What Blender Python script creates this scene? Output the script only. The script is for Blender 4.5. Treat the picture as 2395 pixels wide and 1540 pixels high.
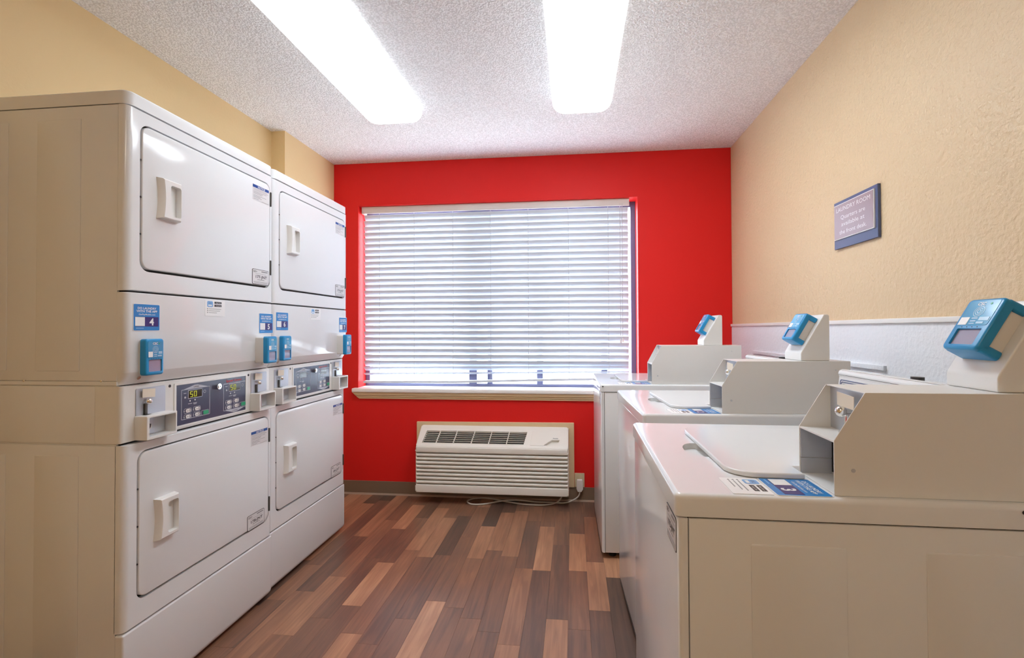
import bpy, bmesh, math, random
from mathutils import Vector, Matrix
from mathutils.geometry import tessellate_polygon
random.seed(11)
for o in list(bpy.data.objects): bpy.data.objects.remove(o)
sc = bpy.context.scene
COL = sc.collection
V = Vector
PI = math.pi

# ------------------------------------------------------------------ camera
W_, H_ = 2395., 1540.
f_, cx_, cy_, yaw, pitch, roll = 1106.2, 1221.9, 757.1, .1064, .0133, -.0045
HC = 1.22
cam_d = bpy.data.cameras.new('camera'); cam = bpy.data.objects.new('camera', cam_d); COL.objects.link(cam)
R0 = V((math.cos(yaw), math.sin(yaw), 0)); F0 = V((-math.sin(yaw), math.cos(yaw), 0)); U0 = V((0, 0, 1))
F1 = F0*math.cos(pitch) + U0*math.sin(pitch); U1 = U0*math.cos(pitch) - F0*math.sin(pitch)
R2 = R0*math.cos(roll) + U1*math.sin(roll); U2 = U1*math.cos(roll) - R0*math.sin(roll)
cam.matrix_world = Matrix(((R2.x, U2.x, -F1.x, 0), (R2.y, U2.y, -F1.y, 0), (R2.z, U2.z, -F1.z, HC), (0, 0, 0, 1)))
cam_d.sensor_width = 36; cam_d.lens = f_/W_*36
cam_d.shift_x = (W_/2-cx_)/W_; cam_d.shift_y = (cy_-H_/2)/W_
cam_d.clip_start = .02
sc.camera = cam

# ------------------------------------------------------------------ light, exposure
w = bpy.data.worlds.new('sky'); sc.world = w; w.use_nodes = True
nt = w.node_tree; nt.nodes.clear()
bg = nt.nodes.new('ShaderNodeBackground'); bg.inputs[0].default_value = (.76, .88, 1.0, 1); bg.inputs[1].default_value = 13.0
nt.links.new(bg.outputs[0], nt.nodes.new('ShaderNodeOutputWorld').inputs[0])
LAMP = 6.0
sc.view_settings.view_transform = 'Standard'; sc.view_settings.look = 'None'
sc.view_settings.gamma = 1; sc.view_settings.use_curve_mapping = False
sc.view_settings.exposure = 0.66
sc.cycles.use_denoising = True
sc.cycles.max_bounces = 10; sc.cycles.diffuse_bounces = 6; sc.cycles.glossy_bounces = 4
sc.cycles.transparent_max_bounces = 12
sc.cycles.sample_clamp_indirect = 6
# room numbers
D, RX, LX, LX2, YS, H = 3.401, 1.096, -1.887, -1.796, 2.786, 2.48
FY = -1.5
WX0, WX1, WZ0, WZ1 = -1.603, .4585, .792, 2.158
pl = bpy.data.lights.new('window_portal', 'AREA'); pl.shape = 'RECTANGLE'; pl.size = WX1-WX0; pl.size_y = WZ1-WZ0
pl.cycles.is_portal = True
po = bpy.data.objects.new('window_portal', pl); COL.objects.link(po)
po.location = ((WX0+WX1)/2, D+.21, (WZ0+WZ1)/2); po.rotation_euler = (-PI/2, 0, 0)

# ------------------------------------------------------------------ materials
def mat(name, col, rough=.5, metal=0, spec=.5, bump=None, emis=None, coat=0, var=None, transl=0):
    m = bpy.data.materials.new(name); m.use_nodes = True; t = m.node_tree; b = t.nodes['Principled BSDF']
    b.inputs['Base Color'].default_value = (*col, 1); b.inputs['Roughness'].default_value = rough
    b.inputs['Metallic'].default_value = metal; b.inputs['Specular IOR Level'].default_value = spec
    b.inputs['Coat Weight'].default_value = coat; b.inputs['Coat Roughness'].default_value = .06
    tc = t.nodes.new('ShaderNodeTexCoord')
    if emis:
        b.inputs['Emission Color'].default_value = (*emis[0], 1); b.inputs['Emission Strength'].default_value = emis[1]
    if bump:
        last = None
        for (kind, scale, strength, dist) in bump:
            if kind == 'noise':
                n = t.nodes.new('ShaderNodeTexNoise'); n.inputs['Scale'].default_value = scale; n.inputs['Detail'].default_value = 3
                outp = n.outputs['Fac']
            else:
                n = t.nodes.new('ShaderNodeTexVoronoi'); n.inputs['Scale'].default_value = scale; outp = n.outputs['Distance']
            t.links.new(tc.outputs['Object'], n.inputs['Vector'])
            bp = t.nodes.new('ShaderNodeBump'); bp.inputs['Strength'].default_value = strength; bp.inputs['Distance'].default_value = dist
            t.links.new(outp, bp.inputs['Height'])
            if last: t.links.new(last.outputs[0], bp.inputs['Normal'])
            last = bp
        t.links.new(last.outputs[0], b.inputs['Normal'])
    if var:
        n = t.nodes.new('ShaderNodeTexNoise'); n.inputs['Scale'].default_value = var[0]; n.inputs['Detail'].default_value = 4
        t.links.new(tc.outputs['Object'], n.inputs['Vector'])
        mx = t.nodes.new('ShaderNodeMix'); mx.data_type = 'RGBA'
        mx.inputs['A'].default_value = (*col, 1); mx.inputs['B'].default_value = (*var[1], 1)
        t.links.new(n.outputs['Fac'], mx.inputs['Factor']); t.links.new(mx.outputs['Result'], b.inputs['Base Color'])
    if transl:
        tr = t.nodes.new('ShaderNodeBsdfTranslucent'); tr.inputs[0].default_value = (*col, 1)
        ms = t.nodes.new('ShaderNodeMixShader'); ms.inputs[0].default_value = transl
        t.links.new(b.outputs[0], ms.inputs[1]); t.links.new(tr.outputs[0], ms.inputs[2])
        t.links.new(ms.outputs[0], t.nodes['Material Output'].inputs[0])
    return m
ENAMEL = mat('white_enamel', (.80, .81, .825), .11, spec=.42, bump=[('noise', 5.5, .08, .004)])
ENAMEL2 = mat('white_enamel_matt', (.79, .795, .80), .22, bump=[('noise', 60, .03, .001)])
STEEL_W = mat('painted_sheet_steel', (.78, .77, .75), .3, bump=[('noise', 90, .04, .0006)])
GALV = mat('galvanized_steel', (.58, .60, .64), .38, .35, var=(35, (.48, .50, .55)))
GREYPL = mat('grey_plate', (.50, .53, .60), .35, .2)
PLASTIC = mat('white_plastic', (.82, .81, .79), .3)
DARK = mat('dark_gap', (.015, .014, .013), .8)
BLACK = mat('black_plastic', (.02, .02, .022), .4)
CHROME = mat('chrome', (.8, .79, .76), .15, 1)
HINGE = mat('hinge_metal', (.10, .095, .085), .4, .7)
BLUE = mat('reader_blue', (.012, .28, .60), .3)
BLUEF = mat('reader_face', (.06, .34, .62), .12)
BLUEL = mat('reader_print', (.35, .60, .80), .2)
SCREEN = mat('reader_screen', (.36, .34, .46), .05, spec=.8)
SBLUE = mat('sticker_blue', (.02, .23, .60), .3)
SNAVY = mat('sticker_navy', (.03, .02, .17), .3)
SDK = mat('notice_blue', (.006, .08, .33), .3)
WHITE = mat('print_white', (.86, .86, .86), .35)
PAPER = mat('label_paper', (.74, .73, .74), .4)
INK = mat('print_black', (.03, .03, .035), .4)
GREY = mat('print_grey', (.30, .30, .31), .4)
LILAC = mat('light_blue_print', (.22, .45, .78), .3)
CREAM = mat('cream_tag', (.80, .71, .58), .5)
RED = mat('red_print', (.62, .05, .06), .4)
REDB = mat('coin_box_red', (.30, .03, .04), .4)
NAVYP = mat('control_navy', (.065, .075, .135), .22, var=(12, (.055, .065, .115)))
LINEP = mat('panel_line', (.50, .52, .60), .35)
GREEN = mat('green_button', (.01, .36, .17), .3)
LCD = mat('display_window', (.025, .022, .012), .1)
SEGM = mat('display_digits', (.3, .3, .02), .4, emis=((.75, .80, .05), .30))
SKY_S = mat('sill_white', (.92, .91, .89), .3)
def wallm(name, col, kind):
    if kind == 'knock':
        return mat(name, col, .42, bump=[('noise', 62, .8, .006), ('noise', 22, .35, .005)])
    return mat(name, col, .6, bump=[('noise', 70, .25, .002)])
BEIGE = wallm('beige_paint_textured', (.72, .55, .34), 'knock')
BEIGE2 = wallm('beige_paint', (.82, .62, .33), 'flat')
REDW = mat('red_paint', (.76, .014, .012), .55, spec=.3, bump=[('noise', 60, .22, .002), ('noise', 14, .15, .003)])
FRP = mat('white_wall_panel', (.84, .87, .92), .3, bump=[('noise', 75, .7, .004)])
def ceil_mat():
    m = mat('popcorn_ceiling', (.80, .79, .78), .9); t = m.node_tree; b = t.nodes['Principled BSDF']
    tc = t.nodes.new('ShaderNodeTexCoord')
    n = t.nodes.new('ShaderNodeTexNoise'); n.inputs['Scale'].default_value = 120; n.inputs['Detail'].default_value = 5; n.inputs['Roughness'].default_value = .62
    v = t.nodes.new('ShaderNodeTexVoronoi'); v.inputs['Scale'].default_value = 150; v.feature = 'SMOOTH_F1'
    t.links.new(tc.outputs['Object'], n.inputs['Vector']); t.links.new(tc.outputs['Object'], v.inputs['Vector'])
    mu = t.nodes.new('ShaderNodeMath'); mu.operation = 'SUBTRACT'
    t.links.new(n.outputs['Fac'], mu.inputs[0]); t.links.new(v.outputs['Distance'], mu.inputs[1])
    bp = t.nodes.new('ShaderNodeBump'); bp.inputs['Strength'].default_value = 1.0; bp.inputs['Distance'].default_value = .0042
    t.links.new(mu.outputs[0], bp.inputs['Height']); t.links.new(bp.outputs[0], b.inputs['Normal'])
    r = t.nodes.new('ShaderNodeValToRGB'); r.color_ramp.elements[0].position = .0; r.color_ramp.elements[0].color = (.80, .79, .79, 1)
    r.color_ramp.elements[1].position = .16; r.color_ramp.elements[1].color = (.97, .965, .97, 1)
    t.links.new(mu.outputs[0], r.inputs[0]); t.links.new(r.outputs[0], b.inputs['Base Color'])
    return m
CEIL = ceil_mat()
def wood_mat():
    m = mat('wood_plank', (.2, .1, .06), .38); t = m.node_tree; b = t.nodes['Principled BSDF']
    at = t.nodes.new('ShaderNodeAttribute'); at.attribute_name = 'tone'; at.attribute_type = 'GEOMETRY'
    tc = t.nodes.new('ShaderNodeTexCoord'); mp = t.nodes.new('ShaderNodeMapping'); mp.inputs['Scale'].default_value = (34, 2.0, 1)
    sep = t.nodes.new('ShaderNodeCombineXYZ'); mul = t.nodes.new('ShaderNodeMath'); mul.operation = 'MULTIPLY'; mul.inputs[1].default_value = 37.
    t.links.new(at.outputs['Fac'], mul.inputs[0]); t.links.new(mul.outputs[0], sep.inputs[2]); t.links.new(mul.outputs[0], sep.inputs[1])
    add = t.nodes.new('ShaderNodeVectorMath'); t.links.new(tc.outputs['Object'], mp.inputs[0])
    t.links.new(mp.outputs[0], add.inputs[0]); t.links.new(sep.outputs[0], add.inputs[1])
    n = t.nodes.new('ShaderNodeTexNoise'); n.inputs['Scale'].default_value = 1.0; n.inputs['Detail'].default_value = 6; n.inputs['Distortion'].default_value = 1.4
    t.links.new(add.outputs[0], n.inputs['Vector'])
    mp2 = t.nodes.new('ShaderNodeMapping'); mp2.inputs['Scale'].default_value = (7, 2.6, 1)
    t.links.new(tc.outputs['Object'], mp2.inputs[0])
    add2 = t.nodes.new('ShaderNodeVectorMath'); t.links.new(mp2.outputs[0], add2.inputs[0]); t.links.new(sep.outputs[0], add2.inputs[1])
    n2 = t.nodes.new('ShaderNodeTexNoise'); n2.inputs['Scale'].default_value = 1.; n2.inputs['Detail'].default_value = 3
    t.links.new(add2.outputs[0], n2.inputs['Vector'])
    a1 = t.nodes.new('ShaderNodeMath'); a1.operation = 'MULTIPLY_ADD'; a1.inputs[1].default_value = .62
    t.links.new(n.outputs['Fac'], a1.inputs[0]); t.links.new(at.outputs['Fac'], a1.inputs[2])
    a2 = t.nodes.new('ShaderNodeMath'); a2.operation = 'MULTIPLY_ADD'; a2.inputs[1].default_value = .42
    t.links.new(n2.outputs['Fac'], a2.inputs[0]); t.links.new(a1.outputs[0], a2.inputs[2])
    a3 = t.nodes.new('ShaderNodeMath'); a3.operation = 'SUBTRACT'; a3.inputs[1].default_value = .52
    t.links.new(a2.outputs[0], a3.inputs[0])
    r = t.nodes.new('ShaderNodeValToRGB'); cr = r.color_ramp
    cr.elements[0].position = 0; cr.elements[0].color = (.085, .050, .036, 1)
    cr.elements[1].position = 1; cr.elements[1].color = (.62, .33, .185, 1)
    for p, c in ((.3, (.155, .082, .055, 1)), (.55, (.275, .130, .074, 1)), (.78, (.43, .21, .115, 1))):
        e = cr.elements.new(p); e.color = c
    t.links.new(a3.outputs[0], r.inputs[0]); t.links.new(r.outputs[0], b.inputs['Base Color'])
    bp = t.nodes.new('ShaderNodeBump'); bp.inputs['Strength'].default_value = .12; bp.inputs['Distance'].default_value = .001
    t.links.new(n.outputs['Fac'], bp.inputs['Height']); t.links.new(bp.outputs[0], b.inputs['Normal'])
    b.inputs['Roughness'].default_value = .33; b.inputs['Specular IOR Level'].default_value = .55
    return m
WOOD = wood_mat()
SUBF = mat('floor_joint', (.12, .07, .05), .7)
BASEB = mat('brown_base', (.22, .15, .10), .5)
BASEL = mat('base_caulk', (.55, .42, .33), .5)
PINE = mat('cream_wood_trim', (.80, .63, .38), .45, var=(9, (.74, .55, .32)))
ACPL = mat('ac_plastic', (.84, .81, .74), .35)
SLATM = mat('blind_slat', (.60, .63, .69), .4, transl=.04)
HEADM = mat('blind_headrail', (.72, .68, .66), .4)
CORDM = mat('cord_grey', (.55, .55, .58), .6)
FRAMEM = mat('window_frame_bronze', (.12, .12, .21), .4, .2)
OUTM = mat('outlet_ivory', (.72, .62, .40), .4)
CORDW = mat('power_cord', (.62, .58, .52), .45)
SIGNB = mat('sign_blue', (.09, .12, .24), .3)
SIGNF = mat('sign_face', (.42, .34, .37), .28, .3)
def lens_mat(name, col, down, side):
    # ribbed acrylic wrap lens: throws its light downwards, its flanks are much dimmer
    m = mat(name, (.9, .9, .88), .4, emis=(col, down)); t = m.node_tree; b = t.nodes['Principled BSDF']
    g = t.nodes.new('ShaderNodeNewGeometry'); sp = t.nodes.new('ShaderNodeSeparateXYZ'); t.links.new(g.outputs['Normal'], sp.inputs[0])
    mr = t.nodes.new('ShaderNodeMapRange'); mr.inputs['From Min'].default_value = -1; mr.inputs['From Max'].default_value = -.35
    mr.inputs['To Min'].default_value = down; mr.inputs['To Max'].default_value = side
    t.links.new(sp.outputs['Z'], mr.inputs['Value']); t.links.new(mr.outputs[0], b.inputs['Emission Strength'])
    return m
LENS = lens_mat('lamp_diffuser', (.84, .93, 1.0), LAMP*.55, .75)
LENSR = lens_mat('lamp_diffuser_strong', (.84, .93, 1.0), LAMP*2.15, .75)  # right lamp set stronger than the left to light the lower room
LENSW = lens_mat('fill_lamp_diffuser', (1.0, .90, .74), 5.5, 2.0)  # lens of the added fill lamp behind the camera
GLASS = bpy.data.materials.new('window_glass'); GLASS.use_nodes = True
t = GLASS.node_tree; t.nodes.clear()
tr = t.nodes.new('ShaderNodeBsdfTransparent'); gl = t.nodes.new('ShaderNodeBsdfGlossy'); gl.inputs['Roughness'].default_value = .02
mx = t.nodes.new('ShaderNodeMixShader'); mx.inputs[0].default_value = .07; om = t.nodes.new('ShaderNodeOutputMaterial')
t.links.new(tr.outputs[0], mx.inputs[1]); t.links.new(gl.outputs[0], mx.inputs[2]); t.links.new(mx.outputs[0], om.inputs[0])

# ------------------------------------------------------------------ mesh helpers
class Fr:
    def __init__(s, O, U, Vv, N): s.O, s.U, s.V, s.N = V(O), V(U).normalized(), V(Vv).normalized(), V(N).normalized()
    def p(s, u, v, d=0): return s.O + s.U*u + s.V*v + s.N*d
def FX(x): return Fr((x, 0, 0), (0, 1, 0), (0, 0, 1), (1, 0, 0))      # faces +X
def FmX(x): return Fr((x, 0, 0), (0, -1, 0), (0, 0, 1), (-1, 0, 0))   # faces -X ; u = -y
def FmY(y): return Fr((0, y, 0), (1, 0, 0), (0, 0, 1), (0, -1, 0))    # faces -Y
def FZ(z): return Fr((0, 0, z), (1, 0, 0), (0, 1, 0), (0, 0, 1))
def FZt(z): return Fr((0, 0, z), (0, -1, 0), (1, 0, 0), (0, 0, 1))    # print on a top read from -X ; u = -y, v = x
def rrect(u0, u1, v0, v1, r=0, n=5):
    r = min(r, (u1-u0)/2-1e-5, (v1-v0)/2-1e-5)
    if r <= 1e-5: return [(u0, v0), (u1, v0), (u1, v1), (u0, v1)]
    L = []
    for cx, cy, a0 in ((u1-r, v0+r, -90), (u1-r, v1-r, 0), (u0+r, v1-r, 90), (u0+r, v0+r, 180)):
        for k in range(n+1):
            a = math.radians(a0+90*k/n); L.append((cx+r*math.cos(a), cy+r*math.sin(a)))
    return L
def circ(u, v, r, n=20): return [(u+r*math.cos(2*PI*k/n), v+r*math.sin(2*PI*k/n)) for k in range(n)]
class MB:
    def __init__(s): s.v = []; s.f = []; s.m = []; s.mats = []
    def mi(s, m):
        if m not in s.mats: s.mats.append(m)
        return s.mats.index(m)
    def face(s, idx, m): s.f.append(idx); s.m.append(s.mi(m))
    def cap(s, rings, m, flip=False):
        if len(rings) == 1:
            s.face(list(rings[0])[::-1] if flip else list(rings[0]), m); return
        flat = [i for r in rings for i in r]
        # project on local plane
        tris = tessellate_polygon([[s.v[i] for i in r] for r in rings])
        for a, b, c in tris: s.face([flat[a], flat[b], flat[c]], m)
    def ring(s, loop, F, d):
        b = len(s.v); s.v += [F.p(u, v, d) for u, v in loop]; return list(range(b, b+len(loop)))
    def band(s, a, b, m):
        n = len(a)
        for i in range(n): s.face([a[i], a[(i+1) % n], b[(i+1) % n], b[i]], m)
    def prism(s, F, loop, d0, d1, m, holes=()):
        a = s.ring(loop, F, d0); b = s.ring(loop, F, d1); s.band(a, b, m)
        ra, rb = [a], [b]
        for h in holes:
            x = s.ring(h, F, d0); y = s.ring(h, F, d1); s.band(x, y, m); ra.append(x); rb.append(y)
        s.cap(ra, m, True); s.cap(rb, m)
        return s
    def rbox(s, F, u0, u1, v0, v1, d0, d1, m, R=0, ru=.004, rv=None, holes=(), hd=None, hm=None, back=False, n=4, nc=5):
        """box over a (rounded) rectangle whose front edges are rolled over by ru / rv; holes go down to depth hd"""
        if rv is None: rv = ru
        rd = max(ru, rv)
        def lp(k):
            a = PI/2*k/n; q = 1-math.cos(a) if False else 1-math.sin(PI/2-a)
            return rrect(u0+ru*q, u1-ru*q, v0+rv*q, v1-rv*q, max(R-min(ru, rv)*q, 2e-4) if R else 0, nc), d1-rd+rd*math.sin(a)
        rings = []
        if back:
            for k in range(n, -1, -1):
                l, d = lp(k); rings.append(s.ring(l, F, d0+(d1-d)))
        else: rings.append(s.ring(lp(0)[0], F, d0))
        for k in range(n+1):
            l, d = lp(k); rings.append(s.ring(l, F, d))
        for a, b in zip(rings, rings[1:]): s.band(a, b, m)
        s.cap([rings[0]], m, True)
        top = [rings[-1]]
        for h in holes:
            y = s.ring(h, F, d1); x = s.ring(h, F, d0 if hd is None else hd); s.band(x, y, hm or m); top.append(y); s.cap([x], hm or m)
        s.cap(top, m)
        return s
    def box(s, lo, hi, m):
        F = Fr((0, 0, 0), (1, 0, 0), (0, 1, 0), (0, 0, 1))
        return s.prism(F, [(lo[0], lo[1]), (hi[0], lo[1]), (hi[0], hi[1]), (lo[0], hi[1])], lo[2], hi[2], m)
    def cyl(s, F, u, v, r, d0, d1, m, n=20, r2=None):
        a = s.ring(circ(u, v, r, n), F, d0); b = s.ring(circ(u, v, r2 if r2 is not None else r, n), F, d1)
        s.band(a, b, m); s.cap([a], m, True); s.cap([b], m); return s
    def ball(s, c, r, m, n=14, sc_=(1, 1, 1)):
        rows = []
        for i in range(1, n//2):
            a = PI*i/(n//2); b = len(s.v)
            s.v += [V((c[0]+sc_[0]*r*math.sin(a)*math.cos(2*PI*k/n), c[1]+sc_[1]*r*math.sin(a)*math.sin(2*PI*k/n), c[2]+sc_[2]*r*math.cos(a))) for k in range(n)]
            rows.append(list(range(b, b+n)))
        t = len(s.v); s.v += [V((c[0], c[1], c[2]+r*sc_[2])), V((c[0], c[1], c[2]-r*sc_[2]))]
        for a, b in zip(rows, rows[1:]): s.band(a, b, m)
        for k in range(n):
            s.face([t, rows[0][k], rows[0][(k+1) % n]], m); s.face([t+1, rows[-1][(k+1) % n], rows[-1][k]], m)
        return s
    def tube(s, pts, r, m, n=8):
        pts = [V(p) for p in pts]; rows = []; up = V((0, 0, 1))
        for i, p in enumerate(pts):
            t = (pts[min(i+1, len(pts)-1)]-pts[max(i-1, 0)]).normalized()
            a = t.cross(up); a = a.normalized() if a.length > .05 else t.cross(V((1, 0, 0))).normalized(); b = t.cross(a)
            k0 = len(s.v); s.v += [p+a*r*math.cos(2*PI*k/n)+b*r*math.sin(2*PI*k/n) for k in range(n)]; rows.append(list(range(k0, k0+n)))
        for a, b in zip(rows, rows[1:]): s.band(a, b, m)
        s.cap([rows[0]], m, True); s.cap([rows[-1]], m); return s
    def quad(s, F, u0, u1, v0, v1, d, m, th=.0003):
        return s.prism(F, rrect(u0, u1, v0, v1), d-th, d, m)
    def text(s, F, txt, u, v, size, d, m, align='CENTER', bold=0, width=None, shear=0):
        """flat lettering; (u,v) is the centre (or left end) of the baseline"""
        cu = bpy.data.curves.new('t', 'FONT'); cu.body = txt; cu.size = size; cu.align_x = align; cu.resolution_u = 2
        cu.offset = bold*size; cu.shear = shear
        ob = bpy.data.objects.new('t', cu); COL.objects.link(ob)
        me = bpy.data.meshes.new_from_object(ob.evaluated_get(bpy.context.evaluated_depsgraph_get()))
        xs = [q.co.x for q in me.vertices]
        if xs:
            k = 1
            if width: k = width/max(max(xs)-min(xs), 1e-6)
            b = len(s.v); s.v += [F.p(u+q.co.x*k, v+q.co.y, d) for q in me.vertices]
            for pgn in me.polygons: s.face([b+i for i in pgn.vertices], m)
        bpy.data.objects.remove(ob); bpy.data.curves.remove(cu); bpy.data.meshes.remove(me)
        return s
    def build(s, name, parent=None, bevel=0, seg=2, org=None, smooth=True, recalc=True):
        me = bpy.data.meshes.new(name)
        off = V(org) if org is not None else (ORG if ORG is not None else V((0, 0, 0)))
        me.from_pydata([v-off for v in s.v], [], s.f)
        for m in s.mats: me.materials.append(m)
        for p, k in zip(me.polygons, s.m): p.material_index = k
        if recalc:
            bm = bmesh.new(); bm.from_mesh(me); bmesh.ops.recalc_face_normals(bm, faces=bm.faces); bm.to_mesh(me); bm.free()
        o = bpy.data.objects.new(name, me); COL.objects.link(o)
        if smooth:
            for p in me.polygons: p.use_smooth = True
            me.set_sharp_from_angle(angle=math.radians(32))
        if bevel:
            md = o.modifiers.new('bevel', 'BEVEL'); md.width = bevel; md.segments = seg; md.limit_method = 'ANGLE'; md.angle_limit = math.radians(32)
            md.use_clamp_overlap = False; md.harden_normals = True
        if parent: o.parent = parent
        return o
ORG = None
def thing(name, loc, label, cat, group=None, rz=0):
    o = bpy.data.objects.new(name, None); COL.objects.link(o); o.location = loc; o.rotation_euler = (0, 0, rz)
    o.empty_display_size = .1
    o['label'] = label; o['category'] = cat
    if group: o['group'] = group
    return o
def struct(o): o['kind'] = 'structure'; return o

# ------------------------------------------------------------------ room shell
def boxm(lo, hi, m): return MB().box(lo, hi, m)
floor = struct(boxm((LX-.12, FY-.12, -.12), (RX+.12, D+.22, -.006), SUBF).build('floor'))
struct(boxm((LX-.12, FY-.12, H), (RX+.12, D+.22, H+.1), CEIL).build('ceiling'))
mb = MB().prism(FZ(0), [(LX-.12, FY-.12), (LX, FY-.12), (LX, YS), (LX2, YS), (LX2, D+.22), (LX-.12, D+.22)], -.006, H, BEIGE2)
struct(mb.build('wall_left'))
struct(boxm((RX, FY-.12, -.006), (RX+.12, D+.22, H), BEIGE).build('wall_right'))
struct(boxm((LX, FY-.12, -.006), (RX, FY, H), BEIGE2).build('wall_front'))
mb = MB().prism(FmY(D), rrect(LX2, RX, -.006, H), -.2, 0, REDW, holes=[rrect(WX0, WX1, WZ0-.03, WZ1)])
struct(mb.build('wall_back', bevel=.003))
# white wall panelling along the right wall with its cap rail
struct(boxm((RX-.006, FY, .10), (RX, D, 1.238), FRP).build('trim_1'))
struct(MB().rbox(FmX(RX), -D, -FY, 1.236, 1.253, 0, .014, PLASTIC, ru=.003).build('trim_2'))
# base
struct(boxm((LX2, D-.008, .012), (RX, D, .100), BASEB).build('baseboard_back', bevel=.002))
struct(boxm((LX2, D-.014, 0), (RX, D, .012), BASEL).build('trim_3'))
struct(boxm((RX-.012, FY, 0), (RX, D-.014, .100), BASEB).build('baseboard_right', bevel=.002))
struct(boxm((LX, FY, 0), (LX+.008, YS, .100), BASEB).build('baseboard_left', bevel=.002))
# wooden surround of the wall unit
mb = MB()
F = FmY(D)
mb.prism(F, [(-1.147, .100), (-1.105, .100), (-1.105, .512), (-.038, .516), (-.038, .100), (.004, .100), (.004, .557), (-1.147, .548)], 0, .018, PINE)
struct(mb.build('trim_4', bevel=.004))

# planks
PW = .0910
def plank_mesh(nm, x0, x1, y0, y1, tone, mbx=None):
    m = mbx or MB(); b = len(m.f)
    m.rbox(FZ(0), x0+.0002, x1-.0002, y0+.0002, y1-.0002, -.006, 0, WOOD, ru=.0004, n=1)
    return m, len(m.f)-b
def add_tone(o, tones):
    a = o.data.attributes.new('tone', 'FLOAT', 'FACE')
    for i, t in enumerate(tones): a.data[i].value = t
# joints read off the photograph (strip index from x=.154 leftwards): list of (y of joint, tone of the piece that begins there)
PL = {}
PL = {
 0: [(1.35, .22), (2.09, .72), (2.52, .45), (3.12, .35)],
 1: [(1.45, .36), (1.95, .46), (2.42, .76), (2.857, .36)],
 2: [(1.40, .74), (2.01, .34), (2.70, .42), (3.20, .3)],
 3: [(1.30, .42), (1.72, .30), (2.406, .72), (2.943, .38)],
 4: [(1.20, .70), (1.83, .58), (2.42, .30), (3.02, .42)],
 5: [(1.30, .36), (1.90, .42), (2.54, .60), (3.18, .40)],
 6: [(1.25, .50), (1.98, .38), (2.60, .62), (3.144, .14)],
 7: [(1.40, .44), (2.05, .50), (2.50, .70), (2.913, .12)],
 8: [(1.30, .84), (2.09, .42), (2.75, .46), (3.22, .62)],
 9: [(1.30, .46), (1.95, .36), (2.52, .14), (3.057, .40)],
 10: [(1.20, .52), (1.78, .34), (2.488, .66), (3.02, .52)],
 11: [(1.25, .74), (1.835, .50), (2.56, .66), (3.18, .48)],
 12: [(1.40, .42), (2.02, .78), (2.41, .40), (3.00, .36)],
 13: [(1.30, .44), (1.92, .38), (2.45, .34), (2.822, .70), (3.22, .5)],
 14: [(1.35, .50), (1.80, .70), (2.25, .52), (2.95, .40)],
 15: [(1.50, .60), (2.11, .34), (2.70, .60)]}
rest = MB(); rest_t = []
npl = 0
k = -5
strips = []
x = .154-PW*23
while x < RX:
    strips.append(x); x += PW
for sx in strips:
    idx = round((.154-sx)/PW)-1
    y = FY + random.uniform(-.4, 0)
    segs = []
    if idx in PL:
        js = PL[idx]
        segs = [(js[i][0], js[i+1][0] if i+1 < len(js) else D, js[i][1]) for i in range(len(js))]
        yy = js[0][0]
        while yy > FY:
            L = random.uniform(.4, .9); segs.insert(0, (max(yy-L, FY), yy, random.uniform(.1, .8))); yy -= L
    else:
        while y < D:
            L = random.choice((.3, .45, .6, .75, .9))*random.uniform(.9, 1.1); segs.append((max(y, FY), min(y+L, D), random.uniform(.05, .85))); y += L
    for a, b, tone in segs:
        xx0, xx1 = max(sx, LX), min(sx+PW, RX)
        if b-a < .02 or xx1-xx0 < .01: continue
        inview = (b > 1.15 and sx > -1.5 and sx < .32)
        if inview and npl < 290:
            m, n = plank_mesh('plank', xx0, xx1, a, b, tone); o = m.build('floor_plank', floor, smooth=False, recalc=True)
            add_tone(o, [tone]*len(o.data.polygons)); npl += 1
        else:
            m, n = plank_mesh('', xx0, xx1, a, b, tone, rest); rest_t += [tone]*n
o = rest.build('floor_planks', floor, smooth=False); add_tone(o, rest_t); o['kind'] = 'stuff'

# ------------------------------------------------------------------ window, sill, blind
win = struct(MB().prism(FmY(D+.125), rrect(WX0, WX1, WZ0, WZ1), -.065, 0, FRAMEM,
     holes=[rrect(a_, b_, WZ0+.022, WZ1-.04) for a_, b_ in ((WX0+.035, -.785), (-.725, -.645), (-.605, -.27), (-.225, .205), (.250, WX1-.035))]).build('window_1', bevel=.002))
for a, b in ((WX0+.035, -.785), (-.725, -.645), (-.605, -.27), (-.225, .205), (.250, WX1-.035)):
    MB().prism(FmY(D+.165), rrect(a, b, WZ0+.022, WZ1-.04), -.004, 0, GLASS).build('window_pane', win)
MB().rbox(Fr((0, 0, .762), (1, 0, 0), (0, 1, 0), (0, 0, 1)), -1.633, .50, D-.048, D, 0, .030, SKY_S, R=.004, ru=.008, back=True).box((WX0, D-.001, .762), (WX1, D+.15, .792), SKY_S).build('window_sill', win)
mb = MB()
for z0, z1, dp in ((.712, .726, .016), (.726, .742, .024), (.742, .762, .034)):
    q = .045*(z0-.712)/.05
    mb.prism(FmY(D), [(-1.588-q, z0), (.455+q, z0), (.463+q+.015, z1), (-1.596-q-.015, z1)], 0, dp, PINE)
mb.build('sill_apron', win, bevel=.002)

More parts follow.
